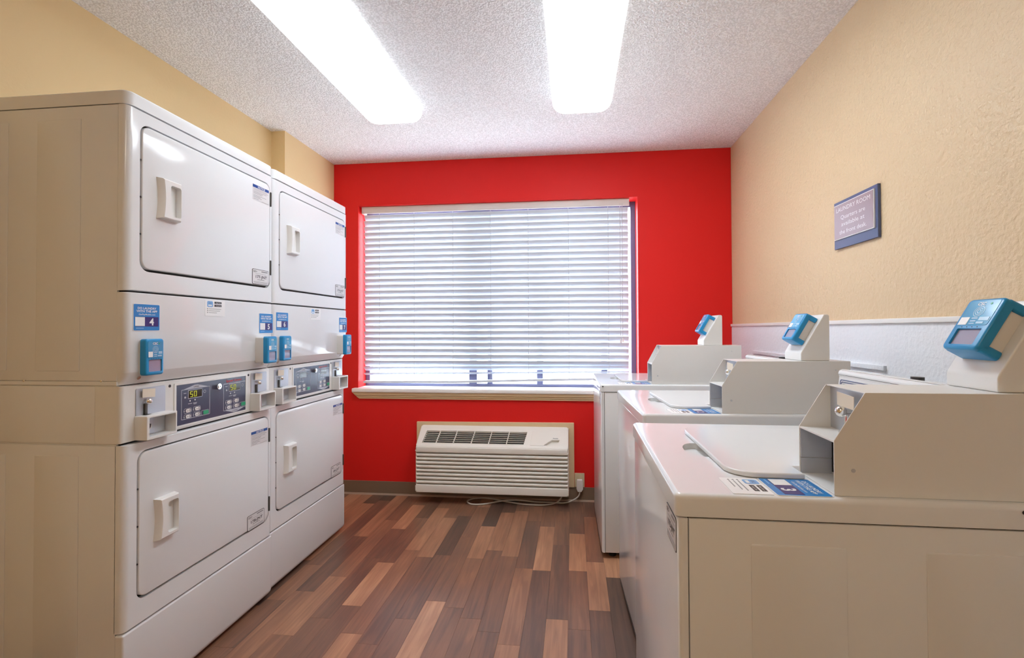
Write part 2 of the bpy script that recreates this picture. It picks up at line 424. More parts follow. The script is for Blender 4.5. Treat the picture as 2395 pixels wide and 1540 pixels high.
bl_y = D+.062
blind = thing('window_blind', ((WX0+WX1)/2-.02, bl_y, WZ0+.03), 'wide white slatted window blind lowered over the window in the red wall', 'window blind')
ORG = V(blind.location)
mb = MB().rbox(FmY(D+.035), WX0+.012, .405, 2.106, 2.158, -.002, .006, HEADM, ru=.003)
mb.rbox(FmY(D+.04), WX0+.012, WX0+.030, 2.106, 2.158, -.045, .006, HEADM, ru=.003)
mb.box((WX0+.03, D+.038, 2.125), (.40, D+.088, 2.158), HEADM)
mb.build('headrail', blind)
pitch_s = .0443; nsl = 28
sx0, sx1 = WX0+.022, .400
def slat(zc, ang, xa, xb, dz=0.):
    """curved slat: inner (room) edge up by ang"""
    n = 5; m = MB(); wd = .050; th = .0022
    top, bot = [], []
    for i in range(n+1):
        s_ = (i/n-.5)*wd; c = .0035*(1-(2*s_/wd)**2)
        top.append((s_, c+th/2)); bot.append((s_, c-th/2))
    loop = top + bot[::-1]
    ca, sa = math.cos(ang), math.sin(ang)
    ra, rb = [], []
    for (s_, h_) in loop:
        # s_ measured towards the room: y = -(s cos) ; z = s sin ; bulge faces the room and down
        yy = -s_*ca - (-h_)*0 - h_*sa*1.0; zz = s_*sa - h_*ca
        ra.append(len(m.v)); m.v.append(V((xa, bl_y+yy, zc+zz)))
        rb.append(len(m.v)); m.v.append(V((xb, bl_y+yy, zc+zz+dz)))
    m.band(ra, rb, SLATM); m.cap([ra], SLATM, True); m.cap([rb], SLATM)
    return m
z = 2.077
for k in range(nsl):
    zc = 2.077-k*pitch_s
    ang = math.radians(59 + random.uniform(-1.2, 1.2)); dz = 0
    if k >= nsl-2: ang = math.radians(38 - 18*(k-nsl+2)); dz = .014+.010*(k-nsl+2); zc += .004*(k-nsl+3)
    if k == 1: ang = math.radians(63)
    slat(zc, ang, sx0+random.uniform(0, .003), sx1-random.uniform(0, .004), dz).build('slat', blind)
mb = MB()
F = FmY(bl_y+.02)
mb.prism(F, [(sx0, .822), (-.9, .826), (-.3, .843), (sx1, .860), (sx1, .876), (-.3, .859), (-.9, .842), (sx0, .838)], 0, .045, SLATM)
mb.build('bottom_rail', blind, bevel=.002)
for x in (-1.453, -1.183, -.885, -.602, -.323, -.03, .254):
    mb = MB()
    for dy in (-.026, .026):
        mb.tube([(x, bl_y+dy, 2.11), (x+.002, bl_y+dy, 1.5), (x, bl_y+dy, .85+.018*max(0, (x+.9)/1.3))], .0014, CORDM, 5)
    mb.build('ladder_cord', blind)
for x, zb in ((.337, 1.150), (.352, 1.156)):
    mb = MB().tube([(x*.995+.002, bl_y-.045, 2.12), (x, bl_y-.046, 1.6), (x, bl_y-.045, zb)], .0020, CORDM, 6)
    mb.cyl(FZ(zb-.026), x, bl_y-.045, .0075, 0, .028, PLASTIC, 12, .003)
    mb.build('pull_cord', blind)
ORG = None

# outside: pale paving, low hedge and a pale building across the way
struct(boxm((-30, D+.23, -.3), (30, 60, -.16), mat('concrete_paving', (.55, .55, .53), .8)).build('ground'))

# ------------------------------------------------------------------ ceiling lamps
def lamp(x0, x1, y0, y1, label, LENS):
    global ORG
    t = thing('ceiling_light', ((x0+x1)/2, (y0+y1)/2, H), label, 'ceiling light', 'fluorescent lights on the ceiling')
    ORG = V(t.location)
    F = Fr((0, 0, H), (1, 0, 0), (0, -1, 0), (0, 0, -1))
    MB().prism(F, rrect(x0+.02, x1-.02, -y1+.02, -y0-.02, .04), 0, .02, PLASTIC).build('base_pan', t)
    MB().rbox(F, x0, x1, -y1, -y0, .004, .082, LENS, R=.075, ru=.055, n=6, nc=7).build('diffuser', t)
    ORG = None
lamp(-1.165, -.835, 1.42, 2.63, 'long white wraparound ceiling light on the left, nearer the stacked dryers', LENS)
lamp(-.105, .215, 1.42, 2.62, 'long white wraparound ceiling light on the right, nearer the washers', LENSR)

lamp(-.75, -.35, -1.25, -.25, 'added warm fill light on the ceiling behind the place the camera stands', LENSW)  # unseen lamp, added as warm fill for the sides facing the camera

# ------------------------------------------------------------------ shared prints
def seg_digits(m, F, txt, u, v, hgt, d, mt):
    S = {'5': 'afgcd', '0': 'abcdef'}; wd = hgt*.52; th = hgt*.13
    for i, ch in enumerate(txt):
        a = u+i*hgt*.86
        R_ = {'a': (a, a+wd, v+hgt-th, v+hgt), 'g': (a, a+wd, v+hgt/2-th/2, v+hgt/2+th/2), 'd': (a, a+wd, v, v+th),
              'f': (a-th*.3, a+th*.7, v+hgt/2, v+hgt), 'b': (a+wd-th*.7, a+wd+th*.3, v+hgt/2, v+hgt),
              'e': (a-th*.3, a+th*.7, v, v+hgt/2), 'c': (a+wd-th*.7, a+wd+th*.3, v, v+hgt/2)}
        for s_ in S[ch]:
            q = R_[s_]; m.quad(F, q[0], q[1], q[2]+th*.12, q[3]-th*.12, d, mt)
def app_sticker(F, u0, u1, v0, v1, num, d=.0012, name='app_sticker', parent=None):
    m = MB(); w, h = u1-u0, v1-v0
    U = lambda a: u0+a*w
    Y = lambda a: v0+a*h
    m.prism(F, rrect(u0, u1, v0, v1, w*.04, 3), 0, d, WHITE)
    m.prism(F, rrect(U(.015), U(.985), Y(.015), Y(.985), w*.035, 3), d-.0004, d+.0002, SBLUE)
    e = d+.0006
    m.quad(F, U(.07), U(.94), Y(.16), Y(.52), d+.0004, SNAVY)
    m.quad(F, U(.07), U(.42), Y(.18), Y(.51), e, WHITE)
    m.text(F, 'DO LAUNDRY', U(.5), Y(.80), h*.115, e, WHITE, bold=.025, width=w*.70)
    m.text(F, 'WITH THE APP', U(.5), Y(.69), h*.115, e, WHITE, bold=.025, width=w*.78)
    m.text(F, 'GetPayMobile.com', U(.5), Y(.585), h*.075, e, WHITE, bold=.01, width=w*.62, shear=.2)
    m.text(F, num, U(.68), Y(.215), h*.36, e, WHITE, bold=.03)
    m.quad(F, U(.10), U(.38), Y(.085), Y(.115), e, LILAC)
    return m.build(name, parent)
def info_sticker(F, u0, u1, v0, v1, d=.001, parent=None):
    m = MB(); w, h = u1-u0, v1-v0
    U = lambda a: u0+a*w
    Y = lambda a: v0+a*h
    m.prism(F, rrect(u0, u1, v0, v1, w*.03, 3), 0, d, PAPER if False else WHITE)
    m.prism(F, rrect(U(.10), U(.38), Y(.57), Y(.95), w*.05, 3), d-.0003, d+.0003, LILAC)
    m.text(F, 'CSC', U(.24), Y(.78), h*.12, d+.0006, SNAVY)
    m.quad(F, U(.15), U(.33), Y(.63), Y(.72), d+.0005, WHITE)
    for a, b, s_ in ((.80, .93, 'App Store'), (.61, .74, 'Google Play')):
        m.quad(F, U(.46), U(.82), Y(a), Y(b), d+.0003, INK)
        m.text(F, s_, U(.66), Y(a+.035), h*.085, d+.0006, WHITE, width=w*.26)
    for a, l in ((.44, .62), (.32, .56), (.20, .40)):
        m.cyl(F, U(.12), Y(a+.02), w*.022, d-.0003, d+.0004, GREY, 8)
        m.quad(F, U(.18), U(.18+l), Y(a), Y(a+.03), d+.0003, GREY)
    return m.build('info_sticker', parent)
def notice(F, u0, u1, v0, v1, d, parent):
    m = MB(); w, h = u1-u0, v1-v0
    U = lambda a: u0+a*w
    Y = lambda a: v0+a*h
    m.prism(F, rrect(u0, u1, v0, v1), 0, d, PAPER)
    m.quad(F, U(.0), U(1), Y(.80), Y(.985), d+.0003, SDK)
    m.text(F, 'NOTICE', U(.52), Y(.825), h*.19, d+.0005, WHITE, bold=.02, width=w*.46, shear=.1)
    for a, l in ((.72, .82), (.64, .90), (.55, .80), (.48, .56), (.41, .52), (.31, .78), (.24, .42), (.17, .50), (.08, .3)):
        m.quad(F, U(.05), U(.05+l), Y(a), Y(a+.022), d+.0003, GREY)
    m.quad(F, U(.55), U(.98), Y(.03), Y(.045), d+.0003, GREY)
    return m.build('notice_label', parent)
def idlabel(F, u0, u1, v0, v1, txt, d, parent):
    m = MB(); w, h = u1-u0, v1-v0
    U = lambda a: u0+a*w
    Y = lambda a: v0+a*h
    m.prism(F, rrect(u0, u1, v0, v1, w*.06, 3), 0, d, INK)
    m.prism(F, rrect(U(.02), U(.98), Y(.03), Y(.97), w*.05, 3), d-.0003, d+.0003, PAPER)
    e = d+.0006
    m.text(F, 'CSC+', U(.05), Y(.79), h*.15, e, INK, 'LEFT', .03)
    m.quad(F, U(.55), U(.92), Y(.83), Y(.91), e, GREY)
    m.quad(F, U(.18), U(.86), Y(.70), Y(.715), e, GREY)
    m.text(F, txt, U(.52), Y(.42), h*.26, e, INK, bold=.02, width=w*.68)
    m.quad(F, U(.30), U(.72), Y(.30), Y(.34), e, GREY)
    for a in (.08, .13, .18): m.quad(F, U(.08), U(.92), Y(a), Y(a+.018), e, GREY)
    return m.build('identity_label', parent)
def card_reader(parent, F, u0, u1, v0, v1, spacer, name='card_reader'):
    """payment reader: pale backing box, blue bezel with window, tilted face print"""
    w, h = u1-u0, v1-v0
    hs = MB().rbox(F, u0+.001, u1-.001, v0+.002, v1-.002, 0, spacer+.006, STEEL_W, R=.008, ru=.002).build(name, parent)
    b0 = spacer+.004; b1 = spacer+.024
    win_ = rrect(u0+w*.17, u1-w*.13, v0+h*.10, v0+h*.43, .002, 2)
    m = MB().rbox(F, u0, u1, v0, v1, b0, b1, BLUE, R=.009, ru=.006, holes=[win_], hd=b1-.006, hm=BLUE); m.build('bezel', hs)
    MB().prism(F, rrect(u0+w*.17, u1-w*.13, v0+h*.10, v0+h*.43, .001, 2), b1-.0058, b1-.0035, SCREEN).build('screen', hs)
    m = MB(); e = b1
    m.prism(F, rrect(u0+w*.11, u1-w*.09, v0+h*.48, v1-h*.07, .004, 3), e-.001, e+.0010, BLUEF)
    m.text(F, 'CSC', u0+w*.48, v1-h*.16, h*.085, e+.0016, WHITE, bold=.02)
    m.cyl(F, u0+w*.70, v1-h*.135, w*.035, e, e+.0014, GREEN, 10)
    for r_ in (.16, .11, .06):
        m.prism(F, circ(u0+w*.5, v1-h*.29, w*r_, 16), e, e+.0014, BLUEL, holes=[circ(u0+w*.5, v1-h*.29, w*(r_-.018), 16)])
    m.quad(F, u0+w*.13, u0+w*.36, v0+h*.50, v0+h*.65, e+.0014, WHITE)
    for a, b, c, dd in ((.40, .60, .61, .64), (.66, .86, .58, .65), (.42, .58, .55, .58), (.62, .84, .51, .55), (.42, .58, .505, .53)):
        m.quad(F, u0+w*a, u0+w*b, v0+h*c, v0+h*dd, e+.0014, BLUEL)
    for a in (.3, .42, .55, .68): m.cyl(F, u0+w*a, v0+h*.455, w*.012, e-.002, e+.0006, BLACK, 8)
    m.build('face_print', hs)
    return hs

# ------------------------------------------------------------------ stacked dryers
def coin_unit(t, y0, y1, xf, red):
    """slide plate with tag, lock and stick, and the protruding coin drawer box below it"""
    F = FX(xf); yc = (y0+y1)/2
    pw = y1-y0
    pl_ = MB().rbox(F, y0+.003, y1-.003, .930, 1.036, 0, .003, GREYPL, R=.006, ru=.001).build('coin_slide', t)
    cy = y0+.040
    m = MB().prism(F, [(cy-.022, 1.006), (cy+.024, 1.003), (cy+.025, 1.031), (cy-.021, 1.034)], .010, .0112, CREAM); m.build('paper_tag', pl_)
    m = MB().cyl(F, cy-.006, .996, .0045, .002, .016, CHROME, 14).ball((xf+.020, cy-.008, .993), .0098, CHROME)
    m.rbox(F, cy-.011, cy-.002, .948, .985, .002, .010, HINGE, R=.002, ru=.001)
    m.rbox(F, cy-.020, cy+.010, .944, .949, .002, .020, CHROME, R=.002, ru=.001)
    m.build('slide_lock', pl_)
    # drawer box
    zb, zt, xo = .872, .949, xf+.045
    G = FX(xo)
    inner = rrect(y0+.009, y1-.006, zb+.009, zt-.006, .003, 2)
    bx = MB().rbox(G, y0, y1, zb, zt, -(xo-xf)+.0005, 0, STEEL_W, R=.003, ru=.002, holes=[inner], hd=-.042, hm=STEEL_W).build('coin_box', t)
    m = MB().rbox(FX(xf+.004), y0+.012, y0+.062, zb+.012, zt-.010, 0, .006, REDB if red else GREYPL, R=.002, ru=.001)
    m.prism(FX(xf+.0106), rrect(y0+.064, y1-.008, zb+.011, zt-.009), -.006, -.0045, GALV)
    m.cyl(FX(xf+.010), y0+.040, zb+.037, .010, 0, .003, CHROME, 16)
    m.prism(FX(xf+.0134), [(y0+.034, zb+.044), (y0+.047, zb+.045), (y0+.045, zb+.034), (y0+.036, zb+.026), (y0+.034, zb+.029), (y0+.041, zb+.035), (y0+.041, zb+.039), (y0+.034, zb+.039)], 0, .0006, INK)
    m.build('coin_vault_lock', bx)

def dryer_stack(dx, low, dy, label, nums, ids, reds, on):
    global ORG
    X = -1.378+dx
    Y0, Y1 = 1.327+dy, 2.052+dy
    XB = LX+.008
    yc = (Y0+Y1)/2
    t = thing('stacked_dryer', ((XB+X)/2, yc, 0), label, 'dryer')
    ORG = V(t.location)
    a = lambda y: y+dy
    # inner dark carcass shows in the seams
    MB().box((XB+.002, Y0+.004, .04), (X-.034, Y1-.004, 1.93), ENAMEL2).box((X-.034, Y0+.010, 1.10), (X-.012, Y1-.010, 1.93), DARK).box((X-.044, Y0+.010, .06), (X-.026, Y1-.010, 1.05), DARK).build('carcass', t)
    SN = Fr((0, Y0+.002, 0), (1, 0, 0), (0, 0, 1), (0, -1, 0)); SF = Fr((0, Y1-.002, 0), (-1, 0, 0), (0, 0, 1), (0, 1, 0))
    xs = X-.031
    for z0, z1 in ((1.066, 1.932), (.04, .864)):
        m = MB().rbox(SN, XB, xs, z0, z1, 0, .002, ENAMEL2, ru=.0015, n=2)
        for e0, e1 in ((-1.693+dx, -1.537+dx), (XB+.004, -1.797+dx)):
            zt_, zb_ = (1.893, 1.096) if z0 > 1 else (.832, .11)
            m.rbox(Fr(SN.p(0, 0, .002), SN.U, SN.V, SN.N), max(e0, XB+.002), e1, zb_, zt_, 0, .0016, ENAMEL2, R=.004, ru=.0022, n=2)
        m.build('side_panel', t)
        MB().rbox(SF, -xs, -XB, z0, z1, 0, .002, ENAMEL2, ru=.0015, n=2).build('side_panel', t)
    # lip with screws under the upper side panel, and the band side
    m = MB().rbox(SN, XB, xs+.001, 1.052, 1.0645, -.001, .0025, ENAMEL2, ru=.001, n=1)
    for x_ in (-1.735+dx, -1.462+dx): m.ball((x_, Y0+.0025, 1.066), .005, CHROME, 10)
    m.build('side_lip', t)
    MB().rbox(SN, XB, X-.103, .870, 1.049, 0, .002, ENAMEL2, ru=.0015, n=2).build('side_panel', t)
    # cap
    F = FZ(0)
    MB().rbox(FZ(0), XB, X+.001, Y0, Y1-.001, 1.935, 1.979, ENAMEL2, R=.028, ru=.006).build('top_cap', t)
    # front sheets with door openings
    def front(zlo, zhi, name, hole, xf):
        F = FX(xf)
        MB().rbox(F, Y0, Y1-.001, zlo, zhi, -.030, 0, ENAMEL, R=0, ru=.020, rv=.003, n=6, holes=[hole], hd=-.026, hm=ENAMEL2).build(name, t)
    hz = {}
    for nm, zlo, zhi, d0, d1, lab, ntz, idz, hz0 in (('upper', 1.3485, 1.9325, 1.414, 1.892, ids[0], (1.792, 1.860), (1.424, 1.491), 1.597),
                                        ('lower', .2865, .8645, .360, .836, ids[1], (.722, .784), (.366, .430), .527)):
        xf = X if nm == 'upper' else X-.004+low
        yA, yB = a(1.372), a(2.027)
        front(zlo, zhi, nm+'_front_panel', rrect(yA, yB, d0, d1, .034, 7), xf)
        F = FX(xf)
        dr = MB().rbox(F, yA+.0052, yB-.0048, d0+.0085, d1-.0055, -.014, .003, ENAMEL, R=.030, ru=.0035, n=3, nc=7).build(nm+'_door', t)
        G = Fr(F.p(0, 0, .003), F.U, F.V, F.N)
        notice(G, a(1.904), a(2.012), ntz[0], ntz[1], .0008, dr)
        q = .0 if nm == 'upper' else -.020
        idlabel(G, a(1.902)+q, a(2.012)+q, idz[0], idz[1], lab, .0008, dr)
        # handle
        h0, h1 = a(1.428), a(1.512)
        z0, z1 = hz0, hz0+.138
        def bow(i):
            L = []
            for s_ in range(7):
                q_ = s_/6; L.append((h0+i+.006*math.sin(PI*q_), z1-i-(z1-z0-2*i)*q_))
            for s_ in range(7):
                q_ = s_/6; L.append((h1-i+.004*math.sin(PI*q_), z0+i+(z1-z0-2*i)*q_))
            return L[::-1]
        m = MB(); r0 = m.ring(bow(0), G, 0); r1 = m.ring([(u+.004 if u < (h0+h1)/2 else u, v) for u, v in bow(.003)], G, .018); r2 = m.ring([(u+.005 if u < (h0+h1)/2 else u, v) for u, v in bow(.006)], G, .021)
        m.band(r0, r1, PLASTIC); m.band(r1, r2, PLASTIC); m.cap([r0], PLASTIC, True)
        hl = rrect(h0+.037, h1-.005, z0+.014, z1-.019, .007, 4)
        y_ = m.ring(hl, G, .021); x_ = m.ring([(u*.98+(h0+.062)*.02, v) for u, v in hl], G, .001); m.band(x_, y_, PLASTIC); m.cap([x_], PLASTIC); m.cap([r2, y_], PLASTIC)
        m.build('door_handle', dr)
        for hz_ in ((1.79, 1.855), (1.475, 1.542)) if nm == 'upper' else ((.715, .777), (.402, .467)):
            MB().rbox(F, yB-.004, yB+.003, hz_[0], hz_[1], -.006, .006, HINGE, R=.001, ru=.001).build('hinge', dr)
        for zz in (.25, .5, .75): MB().cyl(F, yA+.0022, d0+(d1-d0)*zz, .003, -.012, .001, BLACK, 8).build('door_stop', t)
    # middle fascia with rolled-in lower edge
    m = MB(); rg = []
    for z_, q_ in ((1.0515, .030), (1.0525, .023), (1.056, .0205), (1.089, .0015), (1.093, 0), (1.342, 0), (1.3435, .0015)):
        rg.append(m.ring(rrect(X-.050, X-q_, Y0+min(q_, .003), Y1-.001-min(q_, .003), .018, 6), FZ(0), z_))
    for a_, b_ in zip(rg, rg[1:]): m.band(a_, b_, ENAMEL)
    m.cap([rg[0]], ENAMEL, True); m.cap([rg[-1]], ENAMEL); m.build('middle_fascia', t)
    for y_ in (1.382, 1.990):
        MB().cyl(Fr((X-.012, a(y_), 1.072), (0, 1, 0), (.5, 0, .86), (.86, 0, -.5)), 0, 0, .006, -.004, .0035, CHROME, 12).build('fascia_screw', t)
    # control band
    xb = X-.015+low
    MB().rbox(FX(xb), Y0, Y1-.001, .8705, 1.049, -.09, 0, STEEL_W, ru=.012, rv=.002, n=4).build('control_band', t)
    coin_unit(t, a(1.372), a(1.488), xb, reds[0])
    coin_unit(t, a(1.916), a(2.027), xb, reds[1])
    for y_ in (1.505, 1.905): MB().cyl(FX(xb), a(y_), 1.030, .0052, -.002, .0006, BLACK, 14).build('band_hole', t)
    # control panel
    F = FX(xb)
    y0, y1, z0, z1 = a(1.522), a(1.893), .878, 1.036
    cp = MB().prism(F, rrect(y0, y1, z0, z1, .003, 2), 0, .003, PLASTIC, holes=[rrect(y0+.008, y1-.008, z0+.007, z1-.007)]).prism(F, rrect(y0+.006, y1-.006, z0+.005, z1-.005), 0, .0015, NAVYP).build('control_panel', t)
    G = FX(xb+.0015)
    for (p0, p1, peak, word) in ((a(1.552), a(1.686), 1, 'UPPER'), (a(1.757), a(1.888-.002), -1, 'LOWER')):
        m = MB()
        zz0, zz1 = (.902, 1.010) if peak > 0 else (.899, 1.008)
        m.prism(G, rrect(p0, p1, zz0, zz1, .003, 2), 0, .0004, LINEP, holes=[rrect(p0+.0018, p1-.0018, zz0+.0018, zz1-.0018, .002, 2)])
        pc = (p0+p1)/2
        if peak > 0: m.prism(G, [(p0+.006, zz1-.001), (p1-.006, zz1-.001), (pc+.008, zz1+.012), (pc-.008, zz1+.012)], 0, .0005, LINEP); m.text(G, word, pc, zz1+.002, .009, .0009, INK)
        else: m.prism(G, [(p1-.006, zz0+.001), (p0+.006, zz0+.001), (pc-.008, zz0-.012), (pc+.008, zz0-.012)], 0, .0005, LINEP); m.text(G, word, pc, zz0-.009, .009, .0009, INK)
        l0 = p0+.030
        m.prism(G, rrect(l0, l0+.066, .974, 1.0055, .002, 2), 0, .0006, LINEP)
        m.quad(G, l0+.002, l0+.064, .976, 1.0035, .0010, LCD, .0008)
        if on: seg_digits(m, G, '50', l0+.009, .979, .021, .0014, SEGM)
        m.quad(G, p0+.010, p0+.022, .995, .997, .0006, LINEP)
        m.cyl(G, p0+.017, .981, .004, 0, .0006, LINEP, 10)
        m.prism(G, circ(l0+.078, .992, .006, 14), 0, .0005, LINEP, holes=[circ(l0+.078, .992, .0045, 14)])
        for i_, y_ in enumerate((p0+.039, p0+.062)):
            m.cyl(G, y_, .966+.001*i_, .0026, 0, .0007, WHITE, 10)
            m.quad(G, y_-.009, y_+.009, .955, .957, .0006, LINEP); 
            if i_: m.quad(G, y_-.007, y_+.007, .951, .953, .0006, LINEP)
        for bx_, bz_ in ((0, 0), (.042, .001), (0, -.021), (.042, -.020)):
            q0 = p0+.012+bx_; qz = .923+bz_
            m.prism(G, rrect(q0, q0+.034, qz, qz+.0175, .005, 3), 0, .0006, LINEP, holes=[rrect(q0+.0012, q0+.0328, qz+.0012, qz+.0163, .004, 3)])
            m.prism(G, rrect(q0+.008, q0+.030, qz+.003, qz+.0145, .005, 4), 0, .0014, WHITE)
            m.quad(G, q0+.024, q0+.0265, qz+.0045, qz+.013, .0018, INK)
            m.quad(G, q0+.012, q0+.020, qz+.007, qz+.010, .0018, GREY)
            m.quad(G, q0-.001, q0+.002, qz+.007, qz+.010, .0008, WHITE)
        q0 = p0+.092
        m.prism(G, rrect(q0, q0+.037, .903, .9215, .004, 3), 0, .0006, LINEP)
        m.prism(G, rrect(q0+.0012, q0+.0358, .9042, .9203, .003, 3), 0, .0009, NAVYP)
        m.prism(G, rrect(q0+.009, q0+.034, .905, .9195, .003, 3), 0, .0015, GREEN)
        m.build('keypad', cp)
    m = MB().text(G, 'Speed Queen', a(1.815), 1.0135, .013, .0009, RED, width=.088, bold=.02)
    m.build('maker_name', cp)
    m = MB().cyl(G, a(1.722), 1.003, .0115, 0, .012, CHROME, 20).cyl(G, a(1.722), 1.003, .0075, .012, .0145, CHROME, 18).cyl(G, a(1.722), 1.003, .0022, .0145, .015, BLACK, 8)
    m.build('panel_lock', cp)
    # kick panel
    F = Fr((0, Y0, 0), (1, 0, 0), (0, 0, 1), (0, 1, 0)); xk = X-.004+low
    MB().prism(F, [(xk-.03, .2815), (xk, .2815), (xk, .040), (xk-.003, .030), (xk-.018, .012), (xk-.03, .010)], 0, Y1-Y0-.001, ENAMEL).build('kick_panel', t, bevel=.006, seg=3)
    m = MB()
    MB().rbox(SN, XB, xk-.03, .010, .036, -.001, .001, ENAMEL2, ru=.001, n=1).build('base_rail', t)
    for x_ in (X-.10, XB+.06):
        for y_ in (Y0+.05, Y1-.05):
            MB().cyl(FZ(0), x_, y_, .018, 0, .012, BLACK, 12).cyl(FZ(0), x_, y_, .006, .012, .05, CHROME, 8).build('foot', t)
    # readers and stickers on the fascia
    F = FX(X)
    card_reader(t, F, a(1.372), a(1.441), 1.078, 1.196, .000)
    card_reader(t, F, a(1.927), a(1.996), 1.078, 1.196, .034)
    app_sticker(F, a(1.350), a(1.447), 1.222, 1.309, nums[0], parent=t)
    app_sticker(F, a(1.951), a(2.048), 1.209, 1.299, nums[1], parent=t)
    info_sticker(F, a(1.643), a(1.745), 1.278, 1.338, parent=t)
    ORG = None
dryer_stack(0, 0, 0, 'near white stacked coin dryer with stickers 4 and 5, its plain side towards the camera', '45', ('177-JNT', '178-JNT'), (False, True), True)
dryer_stack(-.006, -.010, .7290, 'far white stacked coin dryer with stickers 6 and 7, standing next to the red wall', '67', ('179-JNT', '180-JNT'), (True, True), False)

# ------------------------------------------------------------------ washers
def washer(x0, y0, ang, num, idt, label, case_h=.181, lift=0.):
    """local: x into the wall, y away from the camera, origin at the near front bottom corner"""
    global ORG
    cxl, cyl = .35, .325
    c, s_ = math.cos(ang), math.sin(ang)
    t = thing('top_load_washer', (x0+c*cxl-s_*cyl, y0+s_*cxl+c*cyl, 0), label, 'washer', None, ang)
    ORG = V((cxl, cyl, 0))
    Wd, Dp = .655, .70
    MB().box((.018, .006, .035), (Dp-.002, Wd-.006, .884), DARK).build('carcass', t)
    F = FZ(0)
    SN = FmY(.005); SF = Fr((0, Wd-.005, 0), (-1, 0, 0), (0, 0, 1), (0, 1, 0))
    for S_, a0, a1, e in ((SN, .019, Dp, ((.124, .281), (.405, .562))), (SF, -Dp, -.019, ((-.281, -.124), (-.562, -.405)))):
        m = MB().rbox(S_, a0, a1, .032, .883, -.012, .004, ENAMEL2, ru=.0025, n=2)
        G = Fr(S_.p(0, 0, .004), S_.U, S_.V, S_.N)
        for e0, e1 in e: m.rbox(G, e0, e1, .11, .843, 0, .0016, ENAMEL2, R=.004, ru=.0022, n=2)
        m.build('side_panel', t)
    MB().rbox(FmX(0), -Wd, 0, .032, .8835, -.017, 0, ENAMEL, ru=.009, rv=.005, n=4).build('front_panel', t)
    idlabel(FmX(0), -.104, -.014, .813, .876, idt, .0008, t)
    # top with finger scoop
    lx0, ly0, ly1, lx1 = .120, .105, .545, .575
    sc_ = [(.128+.036*math.cos(q*2*PI/22)-.012, .325+.066*math.sin(q*2*PI/22)) for q in range(22)]
    MB().rbox(FZ(0), -.005, Dp, -.001, Wd+.001, .8865, .926, ENAMEL, R=.014, ru=.009, n=5, back=False, holes=[sc_], hd=.912, hm=ENAMEL2).build('top_deck', t)
    if num != '2': MB().cyl(FmY(-.001), .553 if num == '3' else .010, .915, .0035, -.001, .002, BLACK, 10).build('deck_screw', t)
    # lid (cut out round the coin case)
    yk = .160
    lid = [(lx0+.06, ly0), (.262, ly0), (.262, yk), (lx1, yk), (lx1, ly1)]
    for q in range(7):
        a = math.radians(90+90*q/6); lid.append((lx0+.05+.05*math.cos(a), ly1-.05+.05*math.sin(a)))
    for q in range(1, 7):
        a = math.radians(180+90*q/6); lid.append((lx0+.06+.06*math.cos(a), ly0+.06+.06*math.sin(a)))
    MB().prism(FZ(.9266), lid[:-1], 0, .011, ENAMEL).build('lid', t, bevel=.0035, seg=3)
    # backsplash console
    F = Fr((0, .165, 0), (1, 0, 0), (0, 0, 1), (0, 1, 0))
    cs = MB().prism(F, [(.585, .9262), (.69, .9262), (.705, 1.075), (.700, 1.088), (.612, 1.098), (.604, 1.094), (.600, 1.084), (.604, 1.078)], 0, .488, ENAMEL).build('control_console', t, bevel=.005, seg=3)
    nrm = V((-(1.078-.930), 0, -.016+.032)).normalized()
    G = Fr((.5862, 0, .9312), (0, -1, 0), (.0178, 0, .147), (-.147, 0, .0178))
    m = MB()
    for i_ in range(3):
        q = .006*i_
        m.prism(G, rrect(-.640+q, -.18-q, .012+q, .138-q, .006, 3), 0, .0012, SIGNB, holes=[rrect(-.640+q+.0025, -.18-q-.0025, .012+q+.0025, .138-q-.0025, .005, 3)])
    m.build('console_print', cs)
    MB().cyl(FZ(1.092), .650, .39, .014, 0, .008, BLACK, 16).build('console_button', cs)
    # coin case: open sheet-steel meter case
    za, zs, zt_ = .9262, 1.022+lift*.5, .9262+case_h+lift
    xa, xt_, xe = .270, .322, .700+lift*1.3
    ya, yb = .017, .150
    prof = [(xa, za), (xe, za), (xe, zt_), (xt_, zt_), (xa, zs)]
    cc = MB()
    P = Fr((0, ya, 0), (1, 0, 0), (0, 0, 1), (0, 1, 0))
    cc.prism(P, prof, 0, .0022, STEEL_W); cc.prism(P, prof, yb-ya-.0022, yb-ya, STEEL_W)
    cc.box((xt_+.001, ya+.0022, zt_-.0022), (xe, yb-.0022, zt_), STEEL_W)
    cc.box((xe-.003, ya+.0022, za), (xe, yb-.0022, zt_-.0022), STEEL_W)
    cc.box((xa+.002, ya+.0022, za), (xe-.003, yb-.0022, za+.002), STEEL_W)
    cc = cc.build('coin_case', t, bevel=.0006, seg=1)
    MB().box((xa+.0005, ya+.0022, zs-.003), (xa+.060, yb-.0022, zs), STEEL_W).build('case_shelf', cc)
    m = MB().box((xa+.060, ya+.0022, zs-.003), (xa+.063, yb-.0022, zt_-.0022), GREYPL)
    m.build('slide_plate', cc)
    m = MB().box((xa+.064, ya+.0022, za+.002), (xa+.067, yb-.0022, zs-.003), GALV)
    m.box((xa+.002, yb-.0045, za+.034), (xa+.060, yb-.0022, zs-.003), GALV).box((xa+.002, yb-.0040, za+.002), (xa+.060, yb-.0022, za+.0325), GALV)
    m.box((xa+.060, yb-.008, za+.006), (xa+.0635, yb-.0022, zs-.004), BLACK)
    m.build('vault_door', cc)
    G = FmX(xa+.060)
    yq = (ya+yb)/2-.010
    m = MB().prism(G, [(-yq-.024, zs+.052), (-yq+.030, zs+.050), (-yq+.031, zs+.074), (-yq-.025, zs+.077)], .012, .013, CREAM).build('paper_tag', cc)
